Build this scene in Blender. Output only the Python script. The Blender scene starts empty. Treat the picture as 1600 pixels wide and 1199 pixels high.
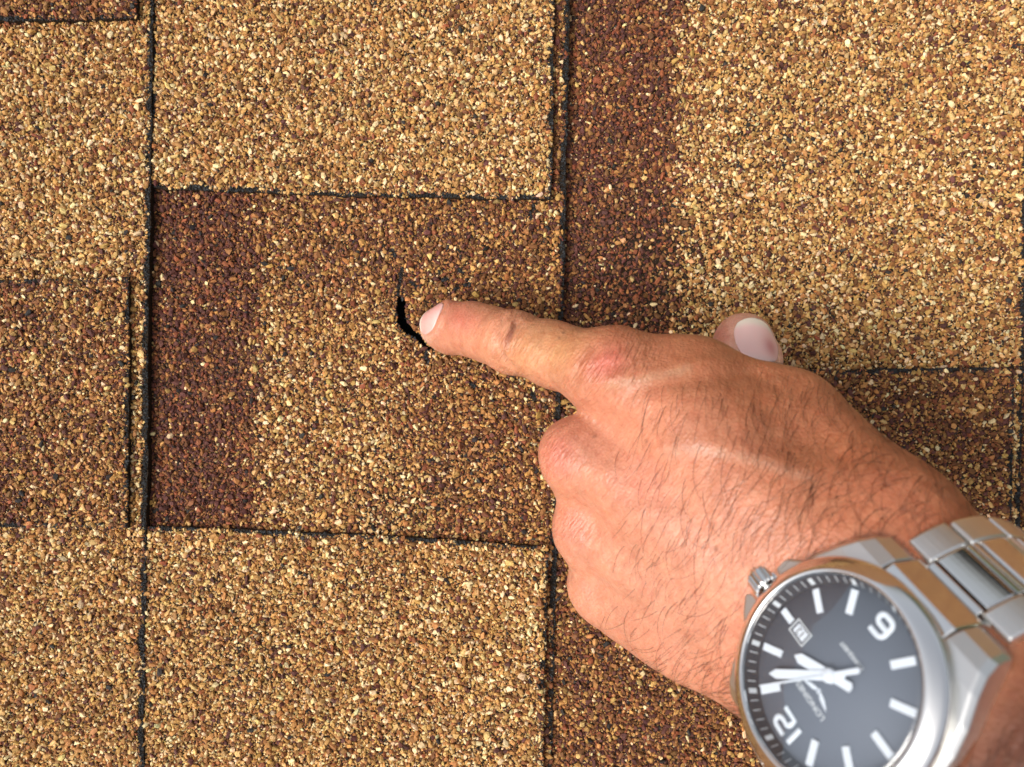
import bpy, bmesh, math, random
import numpy as np
from mathutils import Vector, Matrix
from mathutils.bvhtree import BVHTree
from mathutils.geometry import delaunay_2d_cdt

# ------------------------------------------------------------------ camera, sky, sun, exposure
SC = bpy.context.scene
COL = SC.collection
MM = 0.001
H, F = 265.0, 1209.0                      # lens height over the roof (mm), focal length in photo pixels (1600 wide)
cam = bpy.data.objects.new("camera", bpy.data.cameras.new("camera"))
COL.objects.link(cam)
cam.location = (0, 0, H * MM)
cam.data.sensor_width = 36.0
cam.data.lens = 36.0 * F / 1600.0
cam.data.clip_start, cam.data.clip_end = 0.005, 200.0
cam.data.dof.use_dof = True
cam.data.dof.focus_distance = 0.232
cam.data.dof.aperture_fstop = 15.0
SC.camera = cam

# the scene stands in the roof's own frame: the roof is Z = 0 and climbs 28 degrees towards -X, so the level world is tilted round Y
PITCH = math.radians(28)
UP = Vector((-math.sin(PITCH), 0, math.cos(PITCH)))
SUN_EL, SUN_AZ = math.radians(48), math.radians(197)       # of the light over the roof plane; azimuth from +X
w = bpy.data.worlds.new("World"); SC.world = w; w.use_nodes = True
wn = w.node_tree.nodes; wn.clear()
sky = wn.new("ShaderNodeTexSky"); sky.sky_type = "NISHITA"; sky.sun_disc = False
sd = Vector((math.cos(SUN_EL) * math.cos(SUN_AZ), math.cos(SUN_EL) * math.sin(SUN_AZ), math.sin(SUN_EL)))
sdw = Matrix.Rotation(PITCH, 3, "Y") @ sd
sky.sun_elevation = math.asin(sdw.z); sky.sun_rotation = math.radians(90) - math.atan2(sdw.y, sdw.x)
tc = wn.new("ShaderNodeTexCoord"); mpn = wn.new("ShaderNodeMapping"); mpn.inputs["Rotation"].default_value = (0, PITCH, 0)
w.node_tree.links.new(tc.outputs["Generated"], mpn.inputs[0]); w.node_tree.links.new(mpn.outputs[0], sky.inputs[0])
sky.air_density, sky.dust_density, sky.ozone_density = 1.0, 6.0, 0.6
bg = wn.new("ShaderNodeBackground"); bg.inputs[1].default_value = 0.15
wo = wn.new("ShaderNodeOutputWorld")
hs = wn.new("ShaderNodeHueSaturation"); hs.inputs["Saturation"].default_value = 0.35      # hazy, nearly white sky
w.node_tree.links.new(sky.outputs[0], hs.inputs["Color"]); w.node_tree.links.new(hs.outputs[0], bg.inputs[0]); w.node_tree.links.new(bg.outputs[0], wo.inputs[0])
sun = bpy.data.objects.new("sun", bpy.data.lights.new("sun", "SUN")); COL.objects.link(sun)
sun.data.energy = 1.75; sun.data.angle = math.radians(28); sun.data.color = (1.0, 0.95, 0.88)
sun.rotation_euler = (-sd).to_track_quat("-Z", "Y").to_euler(); sun.location = sd * 3
SC.view_settings.view_transform = "Standard"; SC.view_settings.look = "None"
SC.view_settings.exposure = 0.25; SC.view_settings.gamma = 1.0
SC.render.engine = "CYCLES"
SC.cycles.use_denoising = True
SC.cycles.max_bounces = 8
SC.cycles.transparent_max_bounces = 12

# ------------------------------------------------------------------ helpers
rng = np.random.default_rng(11)
random.seed(4)

def P(px, py, h):                          # photo pixel at height h (mm) -> point in mm
    s = (H - h) / F
    return np.array([(px - 800.0) * s, (599.5 - py) * s, h])

def to_px(p):
    s = F / (H - p[..., 2])
    return np.stack([800 + p[..., 0] * s, 599.5 - p[..., 1] * s], -1)

def norm(v):
    v = np.asarray(v, float)
    return v / np.linalg.norm(v)

def link(name, me, mats, parent=None):
    me.name = name
    for m in (mats if isinstance(mats, (list, tuple)) else [mats]):
        me.materials.append(m)
    o = bpy.data.objects.new(name, me); COL.objects.link(o)
    if parent is not None:
        o.parent = parent
    return o

def tag(o, label=None, cat=None, group=None, kind=None):
    if label: o["label"] = label
    if cat: o["category"] = cat
    if group: o["group"] = group
    if kind: o["kind"] = kind
    return o

def mesh_np(verts, faces, smooth=False):   # verts in mm, faces (n,3|4) array
    verts = np.asarray(verts, np.float32) * MM
    faces = np.asarray(faces, np.int32)
    n, k = faces.shape
    me = bpy.data.meshes.new("m")
    me.vertices.add(len(verts)); me.vertices.foreach_set("co", verts.ravel())
    me.loops.add(n * k); me.loops.foreach_set("vertex_index", faces.ravel())
    me.polygons.add(n)
    me.polygons.foreach_set("loop_start", np.arange(0, n * k, k, dtype=np.int32))
    me.polygons.foreach_set("loop_total", np.full(n, k, np.int32))
    me.polygons.foreach_set("use_smooth", np.full(n, smooth, bool))
    me.update(calc_edges=True); me.validate()
    return me

def color_attr(me, name, cols):
    a = me.color_attributes.new(name, "FLOAT_COLOR", "POINT")
    c = np.ones((len(cols), 4), np.float32); c[:, :3] = cols
    a.data.foreach_set("color", c.ravel())

# ---- value noise in numpy
_perm = rng.random(65536)
def _h(ix, iy, iz):
    k = (ix * 73856093) ^ (iy * 19349663) ^ (iz * 83492791)
    return _perm[k & 65535]
def noise3(p, sc):
    q = np.asarray(p, float) / sc
    i = np.floor(q).astype(np.int64); f = q - i; f = f * f * (3 - 2 * f)
    r = 0
    for dx in (0, 1):
        for dy in (0, 1):
            for dz in (0, 1):
                wgt = (f[..., 0] if dx else 1 - f[..., 0]) * (f[..., 1] if dy else 1 - f[..., 1]) * (f[..., 2] if dz else 1 - f[..., 2])
                r = r + wgt * _h(i[..., 0] + dx, i[..., 1] + dy, i[..., 2] + dz)
    return r * 2 - 1
def noise2(x, y, sc, seed=0):
    return noise3(np.stack([x, y, np.full_like(x, seed * 17.3 * sc)], -1), sc)

def mat(name):
    m = bpy.data.materials.new(name); m.use_nodes = True
    nt = m.node_tree
    return m, nt, nt.nodes["Principled BSDF"]

def simple(name, col, rough=0.5, metal=0.0, spec=None):
    m, nt, b = mat(name)
    b.inputs["Base Color"].default_value = (*col, 1)
    b.inputs["Roughness"].default_value = rough
    b.inputs["Metallic"].default_value = metal
    if spec is not None: b.inputs["Specular IOR Level"].default_value = spec
    return m, nt, b

def add_bump(nt, b, scale, strength, dist, detail=3.0, kind="noise", vec=None):
    t = nt.nodes.new("ShaderNodeTexNoise" if kind == "noise" else "ShaderNodeTexVoronoi")
    t.inputs["Scale"].default_value = scale
    if kind == "noise": t.inputs["Detail"].default_value = detail
    co = nt.nodes.new("ShaderNodeTexCoord")
    if vec is None:
        nt.links.new(co.outputs["Object"], t.inputs["Vector"])
    else:
        mp = nt.nodes.new("ShaderNodeMapping"); mp.inputs["Scale"].default_value = vec
        nt.links.new(co.outputs["Object"], mp.inputs[0]); nt.links.new(mp.outputs[0], t.inputs["Vector"])
    bp = nt.nodes.new("ShaderNodeBump"); bp.inputs["Strength"].default_value = strength; bp.inputs["Distance"].default_value = dist
    nt.links.new(t.outputs[0], bp.inputs["Height"])
    prev = b.inputs["Normal"].links
    if prev: nt.links.new(prev[0].from_socket, bp.inputs["Normal"])
    nt.links.new(bp.outputs[0], b.inputs["Normal"])
    return t

# ------------------------------------------------------------------ roof: materials
M_BIT, nt, b = simple("bitumen", (0.026, 0.016, 0.009), 0.8, spec=0.18)
add_bump(nt, b, 1300, 1.0, 0.0009)
M_GRAN, nt, b = simple("stone_granules", (0.4, 0.25, 0.1), 0.72, spec=0.3)
at = nt.nodes.new("ShaderNodeVertexColor"); at.layer_name = "tint"
nz = nt.nodes.new("ShaderNodeTexNoise"); nz.inputs["Scale"].default_value = 1800; nz.inputs["Detail"].default_value = 3
co = nt.nodes.new("ShaderNodeTexCoord"); nt.links.new(co.outputs["Object"], nz.inputs["Vector"])
mr = nt.nodes.new("ShaderNodeMapRange"); mr.inputs[1].default_value = 0.3; mr.inputs[2].default_value = 0.7
mr.inputs[3].default_value = 0.72; mr.inputs[4].default_value = 1.25
nt.links.new(nz.outputs[0], mr.inputs[0])
mx = nt.nodes.new("ShaderNodeVectorMath"); mx.operation = "SCALE"
nt.links.new(at.outputs[0], mx.inputs[0]); nt.links.new(mr.outputs[0], mx.inputs["Scale"])
nt.links.new(mx.outputs[0], b.inputs["Base Color"])
add_bump(nt, b, 2500, 0.35, 0.0003)

def far_granule(name, ramp):               # the same stone coating further off, as a material
    m, nt, b = simple(name, (0.3, 0.18, 0.07), 0.8, spec=0.25)
    co = nt.nodes.new("ShaderNodeTexCoord")
    v = nt.nodes.new("ShaderNodeTexVoronoi"); v.inputs["Scale"].default_value = 680
    nt.links.new(co.outputs["Object"], v.inputs["Vector"])
    sp = nt.nodes.new("ShaderNodeSeparateColor"); nt.links.new(v.outputs["Color"], sp.inputs[0])
    cr = nt.nodes.new("ShaderNodeValToRGB"); cr.color_ramp.interpolation = "CONSTANT"
    e = cr.color_ramp.elements
    e[0].position = 0; e[0].color = (*ramp[0][1], 1)
    e[1].position = ramp[1][0]; e[1].color = (*ramp[1][1], 1)
    for pos, c in ramp[2:]:
        k = e.new(pos); k.color = (*c, 1)
    nt.links.new(sp.outputs[0], cr.inputs[0]); nt.links.new(cr.outputs[0], b.inputs["Base Color"])
    bp = nt.nodes.new("ShaderNodeBump"); bp.inputs["Distance"].default_value = 0.0012; bp.invert = True
    nt.links.new(v.outputs["Distance"], bp.inputs["Height"]); nt.links.new(bp.outputs[0], b.inputs["Normal"])
    return m

PAL = np.array([(.80, .60, .32), (.64, .40, .150), (.49, .258, .077), (.38, .162, .051), (.195, .080, .029),
                (.25, .076, .031), (.104, .036, .026), (.034, .028, .024)])
W_GOLD = np.array([.15, .21, .27, .15, .12, .035, .06, .015])
W_MID = np.array([.025, .055, .16, .18, .25, .10, .20, .03])
W_DARK = np.array([.005, .010, .03, .08, .21, .19, .45, .025])
def ramp_of(wt):
    c = np.cumsum(np.concatenate([[0], wt[:-1]]) / wt.sum())
    return [(float(c[i]), tuple(PAL[i])) for i in range(8)]
M_FAR_GOLD = far_granule("stone_granules_gold", ramp_of(W_GOLD))
M_FAR_BROWN = far_granule("stone_granules_brown", ramp_of(W_MID))

# ------------------------------------------------------------------ roof: structure under and beyond the shingles
def sheet_plane(name, x0, x1, half, z, m):
    v = [(x0, -half, z), (x1, -half, z), (x1, half, z), (x0, half, z)]
    o = link(name, mesh_np(v, [(0, 1, 2, 3)]), m)
    return tag(o, kind="structure")
M_FELT, nt, b = simple("roofing_felt", (0.006, 0.006, 0.0065), 0.9)
add_bump(nt, b, 900, 0.6, 0.0004)
# the rest of the roof slope round the modelled shingles, and the black felt beneath them
ring_v = [(-750, -4000), (2400, -4000), (2400, 4000), (-750, 4000), (-203.5, -157.5), (203.5, -157.5), (203.5, 157.5), (-203.5, 157.5)]
tag(link("roof", mesh_np([(x, y, -.4) for x, y in ring_v], [(0, 1, 5, 4), (1, 2, 6, 5), (2, 3, 7, 6), (3, 0, 4, 7)]), M_FAR_BROWN), kind="structure")
sheet_plane("roof_underlay", -260.0, 260.0, 230.0, -12.0, M_FELT)
# level ground far below the eaves, and the wood beyond it that the polished steel mirrors
Q = UP.to_track_quat("Z", "Y").to_matrix()
M_GRASS, nt, b = simple("lawn", (.055, .075, .03), .9)
add_bump(nt, b, 3, .6, .1)
gv = [np.array(Q @ Vector((x, y, 0)) - UP * 4.0) * 1000 for x, y in ((-90, -90), (90, -90), (90, 90), (-90, 90))]
tag(link("ground", mesh_np(gv, [(0, 1, 2, 3)]), M_GRASS), kind="structure")
M_LEAF, nt, b = simple("leaves", (.05, .075, .025), .6)
def wood():
    n = 14; V, T = [], []
    for k in range(n):
        ang = math.radians(-64 + 128 * k / (n - 1)) + rng.normal(0, .04); dist = rng.uniform(11, 17)
        hgt = rng.uniform(4.5, 7.0); base = np.array([math.cos(ang) * dist, math.sin(ang) * dist, -4.0])
        m = 900
        u = rng.normal(size=(m, 3)); u /= np.linalg.norm(u, axis=1, keepdims=True)
        lump = 1 + .28 * noise3(u * 3 + k * 9, 1.0)
        c = base + np.array([0, 0, hgt * .55]) + u * (rng.random((m, 1)) ** .4 * lump[:, None]) * np.array([2.6, 2.6, hgt * .45])
        a, bb = rng.normal(size=(m, 3)) * .30, rng.normal(size=(m, 3)) * .30
        q = np.stack([c - a, c + bb, c + a, c - bb], 1).reshape(-1, 3)
        off = sum(len(v) for v in V); V.append(q)
        T.append(np.arange(m * 4).reshape(-1, 4) + off)
        s = np.array([(.18, 0, 0), (-.09, .16, 0), (-.09, -.16, 0)])
        off = sum(len(v) for v in V); V.append(np.concatenate([base + s, base + s * .5 + [0, 0, hgt * .6]]))
        T.append(np.array([(0, 1, 4, 3), (1, 2, 5, 4), (2, 0, 3, 5)]) + off)
    V = np.concatenate(V) @ np.array(Q).T * 1000
    return tag(link("wood", mesh_np(V, np.concatenate(T)), M_LEAF), kind="stuff")
wood()

# ------------------------------------------------------------------ shingles
S0 = H / F
T_SHEET, T_TAB = 3.4, 2.3
CORE = (-203.0, 203.0, -156.0, 156.0)
def rx(px): return (px - 800.0) * S0
def ry(py): return (599.5 - py) * S0
# butt edge of each course as a line x = a + b*py  (photo pixels on the roof plane)
BUTT = {0: (-409, -0.010), 1: (240, -0.014), 2: (891, -0.024), 3: (1611, -0.022), 4: (2260, -0.024)}
def butt_x(i, y):                          # mm
    a, bb = BUTT[i]
    py = 599.5 - y / S0
    return rx(a + bb * py)
def plane_z(i, x, y):                      # top of the backing sheet of course i: low at its upper end, high at its butt
    x0, x1 = butt_x(i - 1, y), butt_x(i, y)
    return T_SHEET * (x - x0) / (x1 - x0) - T_SHEET

def jag(pts, amp, seed, closed=True, step=0.8):
    out = []
    n = len(pts)
    for i in range(n if closed else n - 1):
        a, c = np.array(pts[i], float), np.array(pts[(i + 1) % n], float)
        L = np.linalg.norm(c - a)
        inside = (abs(a[0]) < 215 or abs(c[0]) < 215)
        k = max(1, int(L / (step if L < 420 else 1.2)))
        t = np.linspace(0, 1, k, endpoint=False)[:, None]
        q = a + (c - a) * t
        nrm = np.array([-(c - a)[1], (c - a)[0]]) / max(L, 1e-6)
        d = amp * (0.55 * noise2(q[:, 0], q[:, 1], 2.2, seed) + 0.6 * noise2(q[:, 0], q[:, 1], 9.0, seed + 3))
        if k > 3: d[0] = 0
        out.append(q + nrm * d[:, None])
    return np.concatenate(out)

def inside_poly(x, y, poly):
    poly = np.asarray(poly); r = np.zeros(x.shape, bool)
    j = len(poly) - 1
    for i in range(len(poly)):
        xi, yi = poly[i]; xj, yj = poly[j]
        c = ((yi > y) != (yj > y)) & (x < (xj - xi) * (y - yi) / (yj - yi + 1e-12) + xi)
        r ^= c; j = i
    return r

def dist_poly(x, y, poly, closed=True):
    poly = np.asarray(poly, float); d = np.full(x.shape, 1e9)
    n = len(poly)
    for i in range(n if closed else n - 1):
        a, c = poly[i], poly[(i + 1) % n]
        ab = c - a; t = np.clip(((x - a[0]) * ab[0] + (y - a[1]) * ab[1]) / (ab @ ab + 1e-12), 0, 1)
        d = np.minimum(d, np.hypot(x - a[0] - t * ab[0], y - a[1] - t * ab[1]))
    return d

def slab(outline, zf, thick, far_of, holes=()):
    """an extruded sheet with a ragged cut edge: top, bottom and sides; returns verts, triangles and material index"""
    loops = [np.asarray(outline)] + [np.asarray(h) for h in holes]
    pts, edges, base = [], [], 0
    for lp in loops:
        n = len(lp); pts += [Vector(p) for p in lp]
        edges += [(base + i, base + (i + 1) % n) for i in range(n)]; base += n
    # lines that part the granule-covered core from the rest of the sheet
    vc, ec, fc, *_ = delaunay_2d_cdt(pts, edges, [], 1, 1e-5)
    V = np.array([tuple(v) for v in vc]); T = np.array([t for t in fc if len(t) == 3])
    cen = V[T].mean(1)
    keep = inside_poly(cen[:, 0], cen[:, 1], loops[0])
    for h in loops[1:]:
        keep &= ~inside_poly(cen[:, 0], cen[:, 1], h)
    T = T[keep]; cen = cen[keep]
    a, b_, c = V[T[:, 0]], V[T[:, 1]], V[T[:, 2]]
    ar = (b_[:, 0] - a[:, 0]) * (c[:, 1] - a[:, 1]) - (b_[:, 1] - a[:, 1]) * (c[:, 0] - a[:, 0])
    T[ar < 0] = T[ar < 0][:, ::-1]
    n = len(V)
    zt = zf(V[:, 0], V[:, 1])
    top = np.column_stack([V, zt]); bot = np.column_stack([V, zt - thick])
    # boundary edges
    e = np.concatenate([T[:, [0, 1]], T[:, [1, 2]], T[:, [2, 0]]])
    key = {(int(p), int(q)) for p, q in e}
    bd = [(p, q) for p, q in key if (q, p) not in key]
    side = []
    for p, q in bd:
        side += [(q, p, p + n), (q, p + n, q + n)]
    F3 = np.concatenate([T, T[:, ::-1] + n, np.array(side)])
    mi = np.zeros(len(F3), int)
    return np.concatenate([top, bot]), F3, mi

# pool of stone chips
_phi = (1 + 5 ** .5) / 2
ICO_V = np.array([(-1, _phi, 0), (1, _phi, 0), (-1, -_phi, 0), (1, -_phi, 0), (0, -1, _phi), (0, 1, _phi), (0, -1, -_phi), (0, 1, -_phi),
                  (_phi, 0, -1), (_phi, 0, 1), (-_phi, 0, -1), (-_phi, 0, 1)]) / math.sqrt(1 + _phi ** 2)
ICO_F = np.array([(0, 11, 5), (0, 5, 1), (0, 1, 7), (0, 7, 10), (0, 10, 11), (1, 5, 9), (5, 11, 4), (11, 10, 2), (10, 7, 6), (7, 1, 8),
                  (3, 9, 4), (3, 4, 2), (3, 2, 6), (3, 6, 8), (3, 8, 9), (4, 9, 5), (2, 4, 11), (6, 2, 10), (8, 6, 7), (9, 8, 1)])
POOL = ICO_V[None] * (1 + rng.uniform(-0.30, 0.22, (96, 12, 1))) + rng.normal(0, 0.09, (96, 12, 3))
def cutflat(p):                            # slice facets so chips are angular
    for _ in range(2):
        d = norm(rng.normal(size=3)); lim = rng.uniform(.45, .75)
        s = p @ d
        p = p - np.maximum(s - lim, 0)[:, None] * d
    return p
POOL = np.array([cutflat(p) for p in POOL])

def chips(x, y, z, size, cols):
    n = len(x)
    V = POOL[rng.integers(0, 96, n)].copy()
    asp = np.column_stack([rng.uniform(.95, 1.50, n), rng.uniform(.58, 1.0, n), rng.uniform(.45, .80, n)])
    V *= (asp * size[:, None] * 0.5)[:, None, :]
    yaw = rng.uniform(0, 2 * np.pi, n); pit = rng.normal(0, .38, n); rol = rng.normal(0, .38, n)
    def rot(V, a, i, j):
        c, s = np.cos(a)[:, None], np.sin(a)[:, None]
        vi, vj = V[..., i] * c - V[..., j] * s, V[..., i] * s + V[..., j] * c
        V[..., i], V[..., j] = vi, vj
    rot(V, pit, 1, 2); rot(V, rol, 0, 2); rot(V, yaw, 0, 1)
    V += np.column_stack([x, y, z])[:, None, :]
    Fc = (ICO_F[None] + (np.arange(n) * 12)[:, None, None]).reshape(-1, 3)
    return V.reshape(-1, 3), Fc, np.repeat(cols, 12, 0)

def band(v, a, c, soft):
    return 1 / (1 + np.exp(-(v - a) / soft)) * (1 - 1 / (1 + np.exp(-(v - c) / soft)))

def mix_weights(course, tab, x, y):
    """share of gold / mid / dark stone at a place on the roof (photo pixel coordinates of the roof plane)"""
    px, py = 800 + x / S0, 599.5 - y / S0
    wob = 9 * noise2(x, y, 7.0, 5) + 5 * noise2(x, y, 2.0, 6)
    g = np.ones_like(px); dk = np.zeros_like(px); md = np.zeros_like(px)
    if course == 1 and tab: md = 0.75 + 0.15 * noise2(x, y, 22, 8); dk = 0.20 * band(px, -400, 40, 20) + .25 * (py < 60)
    if course == 1 and not tab: md = 0.06 + 0.10 * band(px, 150, 400, 25)
    if course == 2 and not tab:
        q = px + wob
        dk = 0.93 * band(q, 100, 398, 7)
        md = (1 - dk) * np.clip(0.60 + 0.38 * band(py, 200, 470, 30) * band(q, 380, 1200, 30) + 0.22 * band(q, 650, 1200, 30)
             - 0.32 * band(q, 380, 640, 20) * band(py, 480, 860, 25) + 0.15 * noise2(x, y, 18, 9), 0, 1)
    if course == 2 and tab: md = 0.05 + 0.05 * noise2(x, y, 20, 10)
    if course == 3 and not tab:
        q = px + wob * .8
        dk = 0.95 * band(q, 600, 1063 - 0.014 * py, 9) * (1 - .05)
        md = (1 - dk) * (0.10 + 0.08 * noise2(x, y, 25, 11))
    if course == 3 and tab:
        md = 0.80 + 0.1 * noise2(x, y, 20, 12); dk = 0.12 + 0.10 * band(px, 800, 1250, 60)
    if course == 4: dk = 0.5 + 0 * px; md = 0.4 + 0 * px
    if course == 0: md = 0.3 + 0 * px
    md = np.clip(md, 0, 1); dk = np.clip(dk, 0, 1)
    g = np.clip(1 - md - dk, 0, 1); tot = g + md + dk
    return (g / tot)[:, None] * W_GOLD + (md / tot)[:, None] * W_MID + (dk / tot)[:, None] * W_DARK

# the torn puncture under the fingertip and the bald spots round it (photo pixels)
HOLE = [(619, 468), (622, 461), (626, 463), (628, 469), (635, 467), (633, 474), (632, 482), (635, 490), (633, 497), (637, 506), (643, 511), (647, 518), (657, 525),
        (664, 534), (675, 542), (679, 550), (668, 547), (660, 541), (653, 534), (646, 527), (638, 523), (630, 517), (624, 511), (619, 503), (621, 494), (616, 486), (619, 476)]
HOLE = [(rx(a), ry(c)) for a, c in HOLE]
BALD = [([(628, 420), (624, 440), (621, 458)], 0.55), ([(710, 451), (716, 449)], .6), ([(726, 447), (731, 443)], .5), ([(835, 322), (828, 336)], 0.6), ([(665, 552), (668, 566)], 0.6),
        ([(612, 392), (615, 398)], .7), ([(690, 438), (697, 436)], .7), ([(716, 420), (722, 426)], .6), ([(640, 440), (650, 447)], .5), ([(736, 600), (741, 604)], .6),
        ([(832, 614), (836, 624)], .7)]
BALD = [([(rx(a), ry(c)) for a, c in l], r) for l, r in BALD]

def covered(course, tab, x, y):            # under the next course up, or under one of its own tabs: no stones needed there
    c = x < butt_x(course - 1, y) - 0.5
    return c

def granules(course, tab, outline, zf, tabs_of, seed, holes=()):
    x0, x1, y0, y1 = CORE
    ox0, oy0 = np.min(outline, 0); ox1, oy1 = np.max(outline, 0)
    x0, x1, y0, y1 = max(x0, ox0), min(x1, ox1), max(y0, oy0), min(y1, oy1)
    out = []
    for layer, (sp, s_lo, s_hi, lift) in enumerate(((0.72, .55, .95, .05), (1.05, .85, 1.35, .24), (1.55, 1.1, 1.85, .45), (3.1, 1.7, 2.55, .60))):
        gx, gy = np.meshgrid(np.arange(x0, x1, sp), np.arange(y0, y1, sp * .87))
        gx = gx + (np.arange(gx.shape[0]) % 2)[:, None] * sp / 2
        x = (gx + rng.uniform(-.48, .48, gx.shape) * sp).ravel(); y = (gy + rng.uniform(-.48, .48, gy.shape) * sp).ravel()
        if layer == 2: k = rng.random(len(x)) < .92; x, y = x[k], y[k]
        d = dist_poly_fast(x, y, outline)
        keep = (d > ((-.05 if tab else .55) + 1.5 * np.clip(noise2(x, y, 3.4, seed) * 1.5 + (.12 if tab else .48), 0, 1) + 0.12 * layer)) & inside_poly(x, y, simplify(outline))
        # worn strip of bare bitumen along the butt
        keep &= ~covered(course, tab, x, y)
        for tb in tabs_of:
            keep &= ~(inside_poly(x, y, tb) & (dist_poly_fast(x, y, tb) > 1.0))
        for hl in holes:
            keep &= ~inside_poly(x, y, hl) & (dist_poly(x, y, hl) > -.1 + .12 * layer)
        if holes:
            for l, r in BALD:
                keep &= dist_poly(x, y, l, False) > r + .2 * layer
        # loose thin patches where the base shows
        keep &= rng.random(len(x)) > (.03 + .16 * (noise2(x, y, 3.0, seed + 1) > .62))
        x, y = x[keep], y[keep]
        sz = rng.uniform(0, 1, len(x)) ** 1.3 * (s_hi - s_lo) + s_lo
        z = zf(x, y) + lift * sz * .55 + 0.02
        wt = mix_weights(course, tab, x, y)
        cum = np.cumsum(wt, 1); u = rng.random(len(x))[:, None] * cum[:, -1:]
        idx = (u > cum).sum(1)
        col = PAL[idx] * rng.normal(1, .16, (len(x), 1)).clip(.6, 1.45) * rng.normal(1, .05, (len(x), 3))
        out.append(chips(x, y, z, sz, col))
    # grit of bare bitumen along the cut edges
    gx, gy = np.meshgrid(np.arange(x0, x1, .62), np.arange(y0, y1, .62))
    x = (gx + rng.uniform(-.3, .3, gx.shape)).ravel(); y = (gy + rng.uniform(-.3, .3, gy.shape)).ravel()
    k = ~covered(course, tab, x, y)
    x, y = x[k], y[k]
    d = dist_poly_fast(x, y, outline)
    k = (d < 1.7) & (d > .05) & inside_poly(x, y, simplify(outline))
    for hl in holes:                        # crumbs of bitumen on the bald spots and round the torn lip
        bl = dist_poly(x, y, hl) < .8
        for l, r in BALD: bl |= dist_poly(x, y, l, False) < r * 1.05
        k |= bl & ~inside_poly(x, y, hl)
    x, y = x[k], y[k]
    sz = rng.uniform(.45, 1.15, len(x))
    col = np.array([.016, .0165, .017]) * rng.uniform(.5, 2.6, (len(x), 1))
    out.append(chips(x, y, zf(x, y) + .12 * sz, sz, col))
    off = 0; Vs, Fs, Cs = [], [], []
    for v, f, c in out:
        Vs.append(v); Fs.append(f + off); Cs.append(c); off += len(v)
    return np.concatenate(Vs), np.concatenate(Fs), np.concatenate(Cs)

def dist_poly_fast(x, y, poly):            # straight edges are enough for the bare margin
    return dist_poly(x, y, simplify(poly))
def simplify(poly):
    poly = np.asarray(poly)
    if len(poly) < 60: return poly
    return poly[::max(1, len(poly) // 160)]

def build_layer(name, course, tab, outline, zf, thick, tabs_of, parent, seed, holes=(), far=M_FAR_GOLD):
    V, T, mi = slab(outline, zf, thick, None, holes)
    # sheet faces outside the granule core get the stone coating as a material: split by centroid
    gv, gf, gc = granules(course, tab, outline, zf, tabs_of, seed, holes)
    nV = len(V)
    me = mesh_np(np.concatenate([V, gv]), np.concatenate([T, gf + nV]))
    cols = np.concatenate([np.full((nV, 3), .012), gc])
    color_attr(me, "tint", cols)
    mi = np.concatenate([mi, np.ones(len(gf), int)])
    o = link(name, me, [M_BIT, M_GRAN], parent)
    o.data.polygons.foreach_set("material_index", mi.astype(np.int32))
    # outer stretch of the same sheet, past the modelled stones
    return o

YE = 158.0                                 # modelled length of each course either way
def course_outline(i, seed):
    ys = (YE, -YE)
    pts = [(butt_x(i - 1, ys[0]) - 26, ys[0]), (butt_x(i, ys[0]), ys[0]), (butt_x(i, ys[1]), ys[1]), (butt_x(i - 1, ys[1]) - 26, ys[1])]
    if i == 1: pts[0] = (-204, ys[0]); pts[3] = (-204, ys[1])
    if i == 4: pts[1] = (204, ys[0]); pts[2] = (204, ys[1])
    return jag(pts, .55, seed)

def shingle(i, label, tabs, seed, holes=()):
    root = bpy.data.objects.new("roof_shingle", None); COL.objects.link(root)
    tag(root, label, "shingle", "overlapping courses of roof shingles")
    root.empty_display_size = 0.02
    xc = (max(butt_x(i - 1, 0), -200) + min(butt_x(i, 0), 200)) / 2
    zf = lambda x, y: plane_z(i, x, y) + 0.25 * noise2(np.asarray(x, float), np.asarray(y, float), 45.0, seed)
    outs = []
    for k, tp in enumerate(tabs):
        outs.append(jag([(rx(a), ry(c)) for a, c in tp], .5, seed + 20 + k))
    build_layer("backing_sheet", i, False, course_outline(i, seed), zf, 3.0, outs, root, seed, [np.array(h) for h in holes])
    for k, o in enumerate(outs):
        zt = lambda x, y: zf(x, y) + T_TAB
        build_layer("raised_tab", i, True, o, zt, T_TAB - 0.15, (), root, seed + 40 + k)
    return root

shingle(1, "gold and brown stone coated shingle along the left side, on top of the punctured one",
        [[(-128, -130), (221, -130), (220, 33), (-128, 38)], [(-128, 443), (207, 434), (204, 824), (-128, 822)]], 1)
HOLE = jag(HOLE, .5, 77, step=.40)
shingle(2, "shingle with a black puncture and dark rust panel, touched by the fingertip",
        [[(238, -130), (868, -130), (861, 314), (500, 306), (232, 292)], [(218, 823), (500, 832), (856, 852), (846, 1325), (212, 1325)]], 3, [HOLE])
shingle(3, "shingle with a dark red vertical band, partly under the hand and thumb",
        [[(862, 592), (1218, 580), (1577, 574), (1566, 1325), (850, 1325)]], 5)
shingle(4, "narrow dark strip of shingle at the right edge beyond the hand", [], 7)
#@@HAND
# ------------------------------------------------------------------ the hand: one continuous surface grown from blended limbs
WC = np.array([58.5, -53.4, 124.1])                     # centre of the watch dial
WN = norm([-0.817, 0.332, 0.471])                       # the way the dial faces
_u = norm(np.cross([0, 1, 0], WN)); _v = np.cross(WN, _u)
_r3 = math.radians(237.2 - 90); _r12 = math.radians(237.2)
W3 = math.cos(_r3) * _u + math.sin(_r3) * _v            # towards 3 o'clock (the hand)
W12 = math.cos(_r12) * _u + math.sin(_r12) * _v         # towards 12 o'clock (the little-finger side)
W3, W12 = norm(W3), norm(W12)
RAD = -W12                                              # towards the thumb side
ARM = -W3                                               # up the forearm
WRIST = WC - WN * 27.0

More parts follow.
